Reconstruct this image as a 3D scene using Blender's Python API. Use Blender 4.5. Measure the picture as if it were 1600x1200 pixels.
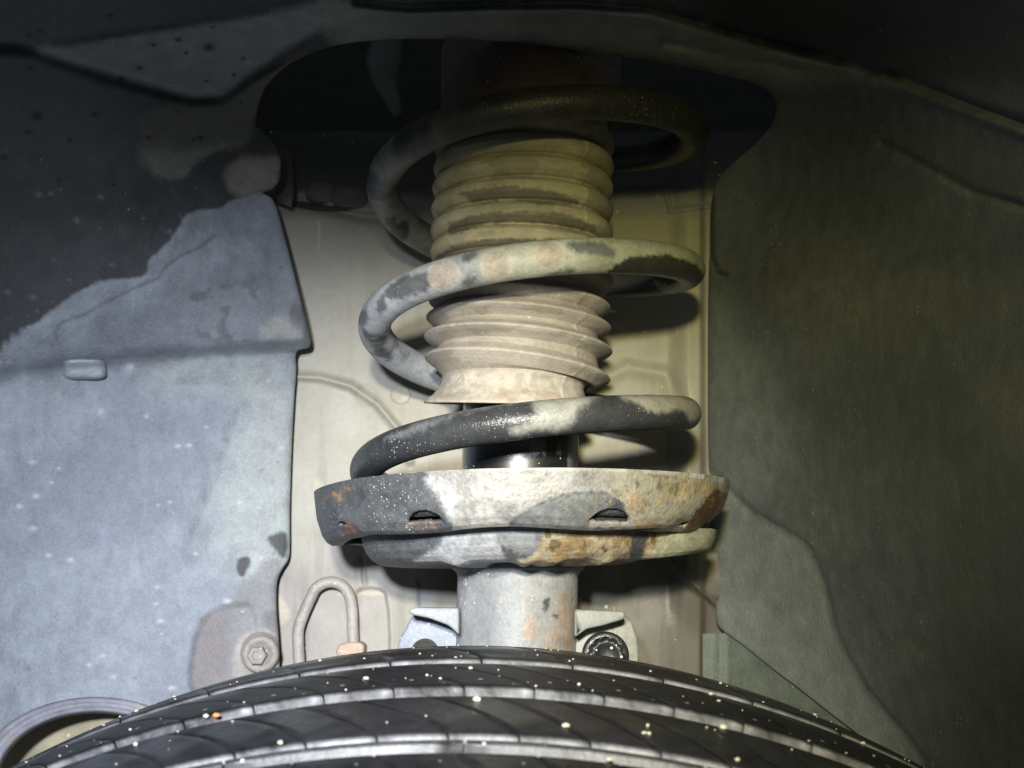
import bpy, bmesh, math, random
import numpy as np
from mathutils import Vector, Matrix, Euler
random.seed(7); rng = np.random.default_rng(7)
for o in list(bpy.data.objects): bpy.data.objects.remove(o)
S = 0.001                                    # everything below is in millimetres
scene = bpy.context.scene
COL = scene.collection

# ------------------------------------------------------------------ camera
F, PITCH, DIST = 2050.0, math.atan(340/2050.0), 555.0
cam_d = bpy.data.cameras.new('camera'); cam = bpy.data.objects.new('camera', cam_d); COL.objects.link(cam)
cam.location = (0, -DIST*S, 0); cam.rotation_euler = (math.pi/2 + PITCH, 0, 0)
cam_d.sensor_width = 36; cam_d.lens = 36*F/1600; cam_d.clip_start = 0.01; cam_d.clip_end = 20
cam_d.dof.use_dof = True; cam_d.dof.focus_distance = 0.50; cam_d.dof.aperture_fstop = 22
scene.camera = cam

# ------------------------------------------------------------------ world, lamps, exposure
w = bpy.data.worlds.new('World'); scene.world = w; w.use_nodes = True
w.node_tree.nodes['Background'].inputs[0].default_value = (0.75, 0.88, 1.0, 1)
w.node_tree.nodes['Background'].inputs[1].default_value = 0.10
def lamp(name, loc, aim, col, watts, size, cone, blend):
    d = bpy.data.lights.new(name, 'SPOT'); o = bpy.data.objects.new(name, d); COL.objects.link(o)
    o.location = Vector(loc)*S
    o.rotation_euler = (Vector(aim)-Vector(loc)).to_track_quat('-Z', 'Y').to_euler()
    d.color = col; d.energy = watts; d.shadow_soft_size = size*S; d.spot_size = math.radians(cone); d.spot_blend = blend
    return o
lamp('torch_lamp', (-25, -755, 108), (-15, 40, -22), (1.0, 0.965, 0.92), 25, 14, 31, 1.0)
lamp('phone_lamp_cool', (-52, -640, 68), (-155, 40, -50), (0.86, 0.92, 1.0), 29, 12, 46, 1.0)
lamp('warm_cast_lamp', (-10, -760, 104), (92, 60, 30), (1.0, 0.91, 0.33), 15, 14, 32, 1.0)  # added lamp beside the torch, gives the right side its yellow cast
scene.view_settings.view_transform = 'Standard'; scene.view_settings.look = 'None'
scene.view_settings.exposure = 0.0; scene.view_settings.gamma = 1.0
scene.cycles.max_bounces = 5

# ------------------------------------------------------------------ camera maths (used to measure places out of the photograph)
CP, SP = math.cos(PITCH), math.sin(PITCH)
def unproj(u, v, Y):
    """point at depth Y whose direction from the eye is that of photograph pixel u, v"""
    u = np.asarray(u, float); v = np.asarray(v, float); Y = np.asarray(Y, float)
    dx, dy = (u-800)/F, (600-v)/F
    ry = CP-dy*SP; rz = SP+dy*CP
    t = (Y+DIST)/ry
    return np.stack([dx*t, Y+0*t, rz*t], -1)
def proj(P):
    P = np.asarray(P, float); x, y, z = P[..., 0], P[..., 1]+DIST, P[..., 2]
    zc = y*CP+z*SP; yc = -y*SP+z*CP
    return 800+F*x/zc, 600-F*yc/zc

# ------------------------------------------------------------------ numpy noise and masks for stains and painted-in shade
def _hash(ix, iy, iz, seed):
    h = (ix*374761393 + iy*668265263 + iz*2147483647 + seed*974634777) & 0xFFFFFFFF
    h = (h ^ (h >> 13))*1274126177 & 0xFFFFFFFF
    h = h ^ (h >> 16)
    return (h & 0xFFFF)/65535.0
def vnoise(P, seed=0):
    P = np.asarray(P, float)
    i = np.floor(P).astype(np.int64); f = P-i; f = f*f*(3-2*f)
    out = 0
    for a in (0, 1):
        for b in (0, 1):
            for c in (0, 1):
                wgt = (f[..., 0] if a else 1-f[..., 0])*(f[..., 1] if b else 1-f[..., 1])*(f[..., 2] if c else 1-f[..., 2])
                out = out + wgt*_hash(i[..., 0]+a, i[..., 1]+b, i[..., 2]+c, seed)
    return out
def fbm(P, scale, seed=0, octv=4):
    P = np.asarray(P, float)/scale; s = 0; a = 0.5; n = 0
    for k in range(octv):
        s = s+a*vnoise(P*(2**k)+17.3*k, seed+k); n += a; a *= 0.5
    return s/n                                    # 0..1, mean .5
def sstep(x, a, b):
    t = np.clip((x-a)/(b-a+1e-9), 0, 1); return t*t*(3-2*t)
def pl_dist(u, v, pts, closed=False):
    pts = list(pts); d = np.full(u.shape, 1e9)
    segs = list(zip(pts[:-1], pts[1:])) + ([(pts[-1], pts[0])] if closed else [])
    for (x0, y0), (x1, y1) in segs:
        L = (x1-x0)**2+(y1-y0)**2+1e-9
        t = np.clip(((u-x0)*(x1-x0)+(v-y0)*(y1-y0))/L, 0, 1)
        d = np.minimum(d, np.hypot(u-x0-t*(x1-x0), v-y0-t*(y1-y0)))
    return d
def inside(u, v, pts):
    r = np.zeros(u.shape, bool); n = len(pts)
    for i in range(n):
        x0, y0 = pts[i]; x1, y1 = pts[(i+1) % n]
        if y0 == y1: continue
        c = ((y0 > v) != (y1 > v)) & (u < (x1-x0)*(v-y0)/(y1-y0)+x0)
        r ^= c
    return r
RAG = 10.0                                    # raggedness of stain outlines, pixels
def _round(pts):
    P = np.array(pts, float); P = np.vstack([P[-1], P, P[0], P[1]]); out = []
    for i in range(1, len(P)-2):
        p0, p1, p2, p3 = P[i-1:i+3]; m1 = (p2-p0)*.5; m2 = (p3-p1)*.5; L = np.linalg.norm(p2-p1)
        k1 = min(1, .8*L/(np.linalg.norm(m1)+1e-6)); k2 = min(1, .8*L/(np.linalg.norm(m2)+1e-6))
        for t in (0, .25, .5, .75):
            out.append((2*t**3-3*t**2+1)*p1+(t**3-2*t**2+t)*m1*k1+(-2*t**3+3*t**2)*p2+(t**3-t**2)*m2*k2)
    return [tuple(q) for q in out]
def poly(u, v, pts, soft=4, warp=None, rnd=True):
    """1 inside, 0 outside, soft edge; warp adds an uneven outline (same unit as u, v)"""
    if rnd: pts = _round(pts)
    q = np.array(pts); mg = 2*soft+14; sh = u.shape
    near = (u > q[:, 0].min()-mg) & (u < q[:, 0].max()+mg) & (v > q[:, 1].min()-mg) & (v < q[:, 1].max()+mg)
    out = np.zeros(sh)
    if near.any():
        a, b = u[near], v[near]
        d = pl_dist(a, b, pts, True); d = np.where(inside(a, b, pts), d, -d)
        if warp is not None: d = d+(warp[near] if np.ndim(warp) else warp)+(fbm(np.stack([a, b, 0*a], -1), 5.5, 57, 4)-.5)*RAG
        out[near] = sstep(d, -soft, soft)
    return out
def mixc(c, col, m):
    return c*(1-m[..., None])+np.array(col)*m[..., None]
def smooth_path(pts, n, closed=False):
    """Catmull-Rom through the points, n samples equally spaced"""
    P = np.array(pts, float)
    if not closed: P = np.vstack([2*P[0]-P[1], P, 2*P[-1]-P[-2]])
    else: P = np.vstack([P[-1], P, P[0], P[1]])
    out = []
    for i in range(1, len(P)-2):
        t = np.linspace(0, 1, 24, endpoint=False)[:, None]
        p0, p1, p2, p3 = P[i-1:i+3]
        out.append(0.5*((2*p1)+(-p0+p2)*t+(2*p0-5*p1+4*p2-p3)*t*t+(-p0+3*p1-3*p2+p3)*t**3))
    out.append(P[-2][None]); q = np.vstack(out)
    return resample(q, n)
def resample(q, n):
    q = np.array(q, float); s = np.r_[0, np.cumsum(np.linalg.norm(np.diff(q, axis=0), axis=1))]
    t = np.linspace(0, s[-1], n)
    return np.stack([np.interp(t, s, q[:, k]) for k in range(q.shape[1])], -1)

# ------------------------------------------------------------------ materials
def material(name, rough=0.6, metal=0.0, base=(0.2, 0.2, 0.2), paint=True, grain=900, grain_amt=0.25,
             bump=0.25, bump_scale=700, speck=0.0, speck_scale=330, speck_col=(0.75, 0.72, 0.66), big_bump=0.0, spec=0.4, coat=0.0, wet=False, lumps=90, grime=0.0, grime_scale=160, world=False):
    m = bpy.data.materials.new(name); m.use_nodes = True; nt = m.node_tree; N = nt.nodes; L = nt.links
    b = N['Principled BSDF']; b.inputs['Metallic'].default_value = metal
    b.inputs['Specular IOR Level'].default_value = spec; b.inputs['Coat Weight'].default_value = coat; b.inputs['Coat Roughness'].default_value = 0.28
    tc = N.new('ShaderNodeTexCoord')
    if paint:
        at = N.new('ShaderNodeAttribute'); at.attribute_name = 'StainShade'; col = at.outputs['Color']
    else:
        rgb = N.new('ShaderNodeRGB'); rgb.outputs[0].default_value = (*base, 1); col = rgb.outputs[0]
    n1 = N.new('ShaderNodeTexNoise'); n1.inputs['Scale'].default_value = grain; n1.inputs['Detail'].default_value = 5; n1.inputs['Roughness'].default_value = 0.7
    L.new(tc.outputs['Object'], n1.inputs['Vector'])
    n2 = N.new('ShaderNodeTexNoise'); n2.inputs['Scale'].default_value = grain/9; n2.inputs['Detail'].default_value = 4
    L.new(tc.outputs['Object'], n2.inputs['Vector'])
    ad = N.new('ShaderNodeMath'); ad.operation = 'ADD'; L.new(n1.outputs[0], ad.inputs[0]); L.new(n2.outputs[0], ad.inputs[1])
    mr = N.new('ShaderNodeMapRange'); mr.inputs[1].default_value = 0.7; mr.inputs[2].default_value = 1.3
    mr.inputs[3].default_value = 1-grain_amt; mr.inputs[4].default_value = 1+grain_amt; L.new(ad.outputs[0], mr.inputs[0])
    mu = N.new('ShaderNodeVectorMath'); mu.operation = 'SCALE'; L.new(col, mu.inputs[0]); L.new(mr.outputs[0], mu.inputs['Scale'])
    out = mu.outputs[0]; hsum = None
    if grime > 0:
        ng = N.new('ShaderNodeTexNoise'); ng.inputs['Scale'].default_value = grime_scale; ng.inputs['Detail'].default_value = 9; ng.inputs['Roughness'].default_value = 0.72; ng.inputs['Distortion'].default_value = 0.6
        L.new(N.new('ShaderNodeNewGeometry').outputs['Position'] if world else tc.outputs['Object'], ng.inputs['Vector'])
        mg = N.new('ShaderNodeMapRange'); mg.inputs[1].default_value = 0.50; mg.inputs[2].default_value = 0.64; mg.inputs[3].default_value = 1.0; mg.inputs[4].default_value = 1-grime; L.new(ng.outputs[0], mg.inputs[0])
        mh = N.new('ShaderNodeMapRange'); mh.inputs[1].default_value = 0.36; mh.inputs[2].default_value = 0.48; mh.inputs[3].default_value = 1+grime*.6; mh.inputs[4].default_value = 1.0; L.new(ng.outputs[0], mh.inputs[0])
        mm = N.new('ShaderNodeMath'); mm.operation = 'MULTIPLY'; L.new(mg.outputs[0], mm.inputs[0]); L.new(mh.outputs[0], mm.inputs[1])
        m2 = N.new('ShaderNodeVectorMath'); m2.operation = 'SCALE'; L.new(out, m2.inputs[0]); L.new(mm.outputs[0], m2.inputs['Scale']); out = m2.outputs[0]
    if speck > 0:
        vo = N.new('ShaderNodeTexVoronoi'); vo.inputs['Scale'].default_value = speck_scale; L.new(tc.outputs['Object'], vo.inputs['Vector'])
        sep = N.new('ShaderNodeSeparateColor'); L.new(vo.outputs['Color'], sep.inputs[0])
        # radius of the grain differs from cell to cell, most cells carry none
        r1 = N.new('ShaderNodeMapRange'); r1.inputs[1].default_value = 1-speck; r1.inputs[2].default_value = 1; r1.inputs[3].default_value = 0.0; r1.inputs[4].default_value = 0.26
        L.new(sep.outputs[0], r1.inputs[0])
        cl = N.new('ShaderNodeTexNoise'); cl.inputs['Scale'].default_value = 28; L.new(tc.outputs['Object'], cl.inputs['Vector'])
        c2 = N.new('ShaderNodeMapRange'); c2.inputs[1].default_value = 0.35; c2.inputs[2].default_value = 0.62; c2.inputs[3].default_value = 0.15; c2.inputs[4].default_value = 1.2; L.new(cl.outputs[0], c2.inputs[0])
        rm = N.new('ShaderNodeMath'); rm.operation = 'MULTIPLY'; L.new(r1.outputs[0], rm.inputs[0]); L.new(c2.outputs[0], rm.inputs[1])
        lt = N.new('ShaderNodeMath'); lt.operation = 'LESS_THAN'; L.new(vo.outputs['Distance'], lt.inputs[0]); L.new(rm.outputs[0], lt.inputs[1])
        mx = N.new('ShaderNodeMix'); mx.data_type = 'RGBA'; L.new(lt.outputs[0], mx.inputs[0]); L.new(out, mx.inputs[6]); mx.inputs[7].default_value = (*speck_col, 1)
        out = mx.outputs[2]; hsum = lt.outputs[0]
    L.new(out, b.inputs['Base Color'])
    if wet:
        aw = N.new('ShaderNodeAttribute'); aw.attribute_name = 'Wet'
        rr = N.new('ShaderNodeMapRange'); rr.inputs[3].default_value = rough; rr.inputs[4].default_value = 0.22 if name != 'gloss_black_tube' else 0.38; L.new(aw.outputs['Fac'], rr.inputs[0])
    else:
        rr = N.new('ShaderNodeMapRange'); rr.inputs[1].default_value = 0.35; rr.inputs[2].default_value = 0.65
        rr.inputs[3].default_value = max(0.03, rough-0.1); rr.inputs[4].default_value = min(1, rough+0.1); L.new(n2.outputs[0], rr.inputs[0])
    L.new(rr.outputs[0], b.inputs['Roughness'])
    nb = N.new('ShaderNodeTexNoise'); nb.inputs['Scale'].default_value = bump_scale; nb.inputs['Detail'].default_value = 6; L.new(tc.outputs['Object'], nb.inputs['Vector'])
    h = nb.outputs[0]
    if hsum is not None:
        a2 = N.new('ShaderNodeMath'); a2.operation = 'ADD'; L.new(h, a2.inputs[0]); L.new(hsum, a2.inputs[1]); h = a2.outputs[0]
    bp = N.new('ShaderNodeBump'); bp.inputs['Strength'].default_value = bump; bp.inputs['Distance'].default_value = 0.0006; L.new(h, bp.inputs['Height'])
    if big_bump > 0:
        nl = N.new('ShaderNodeTexNoise'); nl.inputs['Scale'].default_value = lumps; nl.inputs['Detail'].default_value = 2; L.new(tc.outputs['Object'], nl.inputs['Vector'])
        b2 = N.new('ShaderNodeBump'); b2.inputs['Strength'].default_value = big_bump; b2.inputs['Distance'].default_value = 0.003; L.new(nl.outputs[0], b2.inputs['Height'])
        L.new(bp.outputs[0], b2.inputs['Normal']); L.new(b2.outputs[0], b.inputs['Normal'])
    else: L.new(bp.outputs[0], b.inputs['Normal'])
    return m

M_liner = material('dusty_liner_plastic', rough=0.72, grain=900, grain_amt=0.22, bump=0.6, bump_scale=700, speck=0.16, speck_scale=480, speck_col=(0.27, 0.27, 0.27), big_bump=0.07, lumps=70, grime=0.11, grime_scale=330)
M_panel = material('dusty_body_steel', rough=0.55, grain=300, grain_amt=0.08, bump=0.2, bump_scale=420, speck=0.12, speck_scale=240, speck_col=(0.58, 0.54, 0.47), big_bump=0.06, lumps=35, grime=0.07, grime_scale=70)
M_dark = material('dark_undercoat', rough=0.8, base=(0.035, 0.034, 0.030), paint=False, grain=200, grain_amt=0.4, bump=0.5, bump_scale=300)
M_spring = material('dusty_spring_enamel', rough=0.5, wet=True, grain=700, grain_amt=0.18, bump=0.5, bump_scale=900, speck=0.55, speck_scale=950, speck_col=(0.38, 0.375, 0.35), grime=0.22, grime_scale=200)
M_boot = material('dusty_boot_rubber', rough=0.8, grain=700, grain_amt=0.14, bump=0.5, bump_scale=900, speck=0.12, speck_scale=420, speck_col=(0.58, 0.53, 0.46), grime=0.14, grime_scale=170)
M_tube = material('gloss_black_tube', rough=0.34, wet=True, base=(0.01, 0.01, 0.012), grain=300, grain_amt=0.3, bump=0.10, bump_scale=1500, spec=0.9, coat=1.0, speck=0.35, speck_scale=560)
M_seat = material('scuffed_seat_steel', rough=0.5, wet=True, grain=600, grain_amt=0.22, bump=0.6, bump_scale=800, speck=0.7, speck_scale=950, speck_col=(0.42, 0.41, 0.39), big_bump=0.16, lumps=130, grime=0.30, grime_scale=190)
M_body = material('grey_strut_paint', rough=0.55, grain=600, grain_amt=0.18, bump=0.5, bump_scale=750, speck=0.4, speck_scale=520, speck_col=(0.56, 0.56, 0.55), big_bump=0.06, grime=0.16, grime_scale=170)
M_rubber = material('tyre_rubber', rough=0.48, wet=True, grain=300, grain_amt=0.4, bump=0.35, bump_scale=600, spec=0.32, speck=0.2, speck_scale=420, speck_col=(0.3, 0.3, 0.28), grime=0.75, grime_scale=34, world=True)
M_black = material('black_bolt_plastic', rough=0.35, base=(0.018, 0.018, 0.02), paint=False, grain=400, grain_amt=0.4, bump=0.9, bump_scale=260, speck=0.3, speck_scale=500)
M_grit = material('pale_grit', rough=0.5, base=(0.44, 0.41, 0.34), paint=False, bump=0.2)
M_grit_orange = material('orange_grit', rough=0.5, base=(0.62, 0.20, 0.05), paint=False, bump=0.2)

# ------------------------------------------------------------------ object helpers
def link(name, me, mat=None, parent=None):
    o = bpy.data.objects.new(name, me); COL.objects.link(o)
    if mat is not None: me.materials.append(mat)
    if parent is not None: o.parent = parent
    return o
def mesh(name, V, Fc, mat, parent=None, col=None, wet=None, smooth=True):
    """V in millimetres; col / wet per vertex"""
    me = bpy.data.meshes.new(name)
    V = np.asarray(V, float)*S
    if parent is not None:
        q = parent
        while q is not None: V = V-np.array(q.location); q = q.parent
    me.from_pydata(V.tolist(), [], [tuple(f) for f in Fc])
    if col is not None:
        a = me.attributes.new('StainShade', 'FLOAT_COLOR', 'POINT')
        c = np.concatenate([np.clip(col, 0, 1), np.ones((len(V), 1))], 1).astype(np.float32); a.data.foreach_set('color', c.ravel())
    if wet is not None:
        a = me.attributes.new('Wet', 'FLOAT', 'POINT'); a.data.foreach_set('value', np.clip(wet, 0, 1).astype(np.float32))
    if smooth: me.polygons.foreach_set('use_smooth', [True]*len(me.polygons))
    me.update(); return link(name, me, mat, parent)
def grid_faces(nr, nc, closed=False):
    f = []
    for i in range(nr-1):
        for j in range(nc if closed else nc-1):
            k = (j+1) % nc
            f.append((i*nc+j, i*nc+k, (i+1)*nc+k, (i+1)*nc+j))
    return f
def empty(name, loc, label, cat, group=None):
    o = bpy.data.objects.new(name, None); COL.objects.link(o); o.location = Vector(loc)*S
    o.empty_display_size = 0.02; o['label'] = label; o['category'] = cat
    if group: o['group'] = group
    return o
def tag(o, label, cat=None, group=None, kind=None):
    if label: o['label'] = label
    if cat: o['category'] = cat
    if group: o['group'] = group
    if kind: o['kind'] = kind
    return o
def sweep(path, r, nseg=20, cap=True):
    """tube round a 3-D path; r scalar or per sample. returns V, F, frame angles"""
    P = np.asarray(path, float); n = len(P); r = np.full(n, r, float) if np.isscalar(r) else np.asarray(r, float)
    T = np.gradient(P, axis=0); T /= np.linalg.norm(T, axis=1)[:, None]
    up = np.array([0, 0, 1.0]) if abs(T[0, 2]) < 0.9 else np.array([0, 1.0, 0])
    nrm = up-T[0]*T[0].dot(up); nrm /= np.linalg.norm(nrm); V = []
    a = np.linspace(0, 2*np.pi, nseg, endpoint=False)
    for i in range(n):
        nrm = nrm-T[i]*T[i].dot(nrm); nrm /= np.linalg.norm(nrm); bi = np.cross(T[i], nrm)
        V.append(P[i]+r[i]*(np.cos(a)[:, None]*nrm+np.sin(a)[:, None]*bi))
    Vv = np.vstack(V); Fc = grid_faces(n, nseg, True)
    if cap:
        Fc.append(tuple(range(nseg))[::-1]); Fc.append(tuple((n-1)*nseg+k for k in range(nseg)))
    return Vv, Fc
def prism(name, pts_uv, Y0, Y1, mat, parent=None, colf=None, bev=1.0, Yshape=None):
    """solid plate whose outline (photo pixels measured at depth Y0) runs from depth Y0 to Y1"""
    q = np.array(pts_uv, float); P = unproj(q[:, 0], q[:, 1], Y0)
    bm = bmesh.new(); vs = [bm.verts.new(Vector(p)) for p in P]; f = bm.faces.new(vs)
    r = bmesh.ops.extrude_face_region(bm, geom=[f])
    for g in r['geom']:
        if isinstance(g, bmesh.types.BMVert): g.co.y += (Y1-Y0)
    bmesh.ops.recalc_face_normals(bm, faces=bm.faces)
    if bev: bmesh.ops.bevel(bm, geom=list(bm.edges), offset=bev, segments=3, affect='EDGES', profile=0.5)
    bmesh.ops.triangulate(bm, faces=[f for f in bm.faces if len(f.verts) > 4])
    bm.verts.ensure_lookup_table(); V = np.array([v.co[:] for v in bm.verts]); Fc = [[v.index for v in f.verts] for f in bm.faces]; bm.free()
    return mesh(name, V, Fc, mat, parent, col=colf(V) if colf else np.tile([0.3, 0.3, 0.3], (len(V), 1)), wet=np.zeros(len(V)))

# ------------------------------------------------------------------ inner fender liner (left panel, arch, right panel) with its strut opening
HOLE = [(438,1200),(437,1100),(437,1040),(436,1000),(433,960),(432,930),(434,906),(441,890),(451,873),(453,850),(453,800),(456,700),(460,620),
 (463,580),(462,556),(467,547),(481,544),(485,538),(484,524),(470,468),(454,405),(440,352),(431,322),(424,309),(411,303),(426,295),(437,278),
 (438,245),(430,225),(410,212),(401,190),(406,158),(422,128),(450,102),(485,84),(530,70),(600,62),(700,61),(800,66),(900,78),(1000,93),(1080,107),
 (1150,122),(1192,137),(1212,158),(1208,190),(1180,225),(1145,255),(1120,285),(1111,325),(1109,390),(1107,450),(1106,560),(1106,660),(1108,740),
 (1113,830),(1118,920),(1119,965),(1126,983),(1160,1008),(1200,1040),(1250,1078),(1310,1124),(1370,1168),(1420,1205)]
OUTER = [(438,1330),(300,1330),(0,1330),(-160,1330),(-160,1100),(-160,800),(-160,500),(-160,200),(-160,0),(-160,-140),(100,-140),(400,-140),(700,-140),
 (1000,-140),(1300,-140),(1600,-140),(1760,-140),(1760,100),(1760,400),(1760,800),(1760,1100),(1760,1330),(1500,1330)]
OKEY = [0,2,5,8,11,14,17,20,23,26,29,33,35,37,39,42,44,47,50,53,56,59,64]       # hole point each outer point is drawn towards
CTRL = [(437,1100,74),(436,950,76),(453,800,78),(458,650,78),(463,560,76),(484,535,70),(454,405,66),(430,322,62),(411,303,58),(438,262,48),
 (250,1100,60),(250,900,62),(250,700,64),(250,590,64),(0,1200,20),(0,900,34),(0,700,38),(0,600,38),(-160,900,0),(-160,1300,-10),(-160,600,0),(438,1330,74),(200,1330,50),
 (0,520,14),(250,520,48),(400,520,60),(0,380,-30),(200,400,18),(320,380,44),(0,200,-80),(200,220,-20),(350,220,24),(0,40,-140),(200,80,-64),(400,130,0),(-160,200,-140),(-160,400,-90),(-160,-140,-250),
 (200,-140,-190),(450,20,-62),(530,70,-30),(700,61,-50),(900,78,-50),(1080,107,-36),(1192,137,0),(700,0,-84),(900,0,-88),(700,-140,-190),(1000,-140,-190),
 (1212,158,8),(1180,225,44),(1120,285,68),(1109,390,80),(1106,560,84),(1108,740,86),(1118,920,86),(1126,983,84),(1200,1040,60),(1310,1124,20),(1420,1205,-20),
 (1200,450,28),(1300,450,-24),(1400,450,-76),(1600,450,-180),(1200,650,38),(1350,650,-40),(1600,700,-180),(1200,850,46),(1350,900,-24),(1600,1000,-160),(1500,1330,-90),
 (1760,700,-240),(1760,1300,-220),(1300,200,-20),(1450,300,-110),(1600,200,-200),(1250,60,-30),(1400,60,-110),(1600,0,-230),(1400,-140,-220),(1760,-140,-300),(1760,300,-260)]
def tps(C):
    C = np.array(C, float); X = C[:, :2]/1000; n = len(X)
    r = np.linalg.norm(X[:, None]-X[None], axis=2); K = np.where(r > 0, r*r*np.log(r+1e-12), 0)+np.eye(n)*0.0006
    Pm = np.c_[np.ones(n), X]; A = np.block([[K, Pm], [Pm.T, np.zeros((3, 3))]])
    s = np.linalg.solve(A, np.r_[C[:, 2], 0, 0, 0])
    def f(u, v):
        sh = u.shape; q = np.stack([u.ravel(), v.ravel()], -1)/1000; out = s[n]+q@s[n+1:]
        for i in range(n):
            r = np.hypot(q[:, 0]-X[i, 0], q[:, 1]-X[i, 1]); out = out+s[i]*np.where(r > 0, r*r*np.log(r+1e-12), 0)
        return out.reshape(sh)
    return f
liner_Y = tps(CTRL)
RIDGE1 = [(-60,58),(50,78),(170,120),(300,155),(345,153),(400,115),(470,78),(520,52)]
RIDGE2 = [(-60,80),(60,66),(250,36),(420,12),(560,-10)]
RIDGE3 = [(560,2),(640,10),(760,6),(900,4),(1020,14),(1150,52),(1300,92),(1400,120),(1520,165),(1700,230)]
RIDGE4 = [(1040,66),(1160,92),(1250,108),(1340,118),(1420,112)]
RIDGE5 = [(1380,225),(1450,262),(1520,300),(1620,330)]
FOLD = [(-160,600),(0,584),(120,568),(250,556),(380,548),(470,543)]
def liner_depth(u, v):
    Y = liner_Y(u, v)
    n = np.stack([u, v, 0*u], -1)
    Y = Y+(fbm(n, 240, 3, 3)-.5)*7+(fbm(n, 60, 9, 3)-.5)*1.4
    g = lambda d, s: np.exp(-(d/s)**2)
    Y += 5*g(pl_dist(u, v, RIDGE1), 9)+5*g(pl_dist(u, v, RIDGE2), 12)-5*g(pl_dist(u, v, [(a, b+12) for a, b in RIDGE3]), 12)+7*g(pl_dist(u, v, RIDGE3), 9)
    arch = pl_dist(u, v, [(450,102),(485,84),(530,70),(600,62),(700,61),(800,66),(900,78),(1000,93),(1080,107),(1150,122),(1192,137)])
    Y += 7*np.exp(-arch/9.0)*sstep(u, 420, 480)*sstep(-v, -190, -150)
    Y += 4*g(pl_dist(u, v, RIDGE4), 8)+4*g(pl_dist(u, v, RIDGE5), 8)
    # ledge: above the fold the panel stands proud and rolls under
    fv = np.interp(u, [p[0] for p in FOLD], [p[1] for p in FOLD]); left = sstep(-u, -500, -470)
    Y -= left*9*sstep(-(v-fv), -10, 16)*sstep(v, 150, 520)
    # shallow swage on the flat part of the left panel
    SW = [(300,860),(330,780),(365,690),(378,640),(350,606),(290,604)]
    Y += left*2.2*g(pl_dist(u, v, SW), 16)
    Y += 4.5*g(pl_dist(u, v, [(100,1320),(110,1200),(96,1200)]), 1)
    # raised boss round the lower bolt
    Y -= 3*sstep(-np.hypot(u-408, v-1020), -34, -27)
    LOW = [(305,1085),(302,1010),(320,965),(350,948),(395,950),(400,1085)]
    Y += 2.0*poly(u, v, LOW, 7)
    # right panel: step along the lighter lower field
    Y += 2.5*poly(u, v, [(1100,736),(1180,800),(1262,852),(1288,910),(1312,1000),(1362,1085),(1440,1210),(1100,1210)], 8)
    Y += 3*g(pl_dist(u, v, [(1111,310),(1113,400),(1122,424),(1136,430)]), 4)
    return Y
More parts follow.
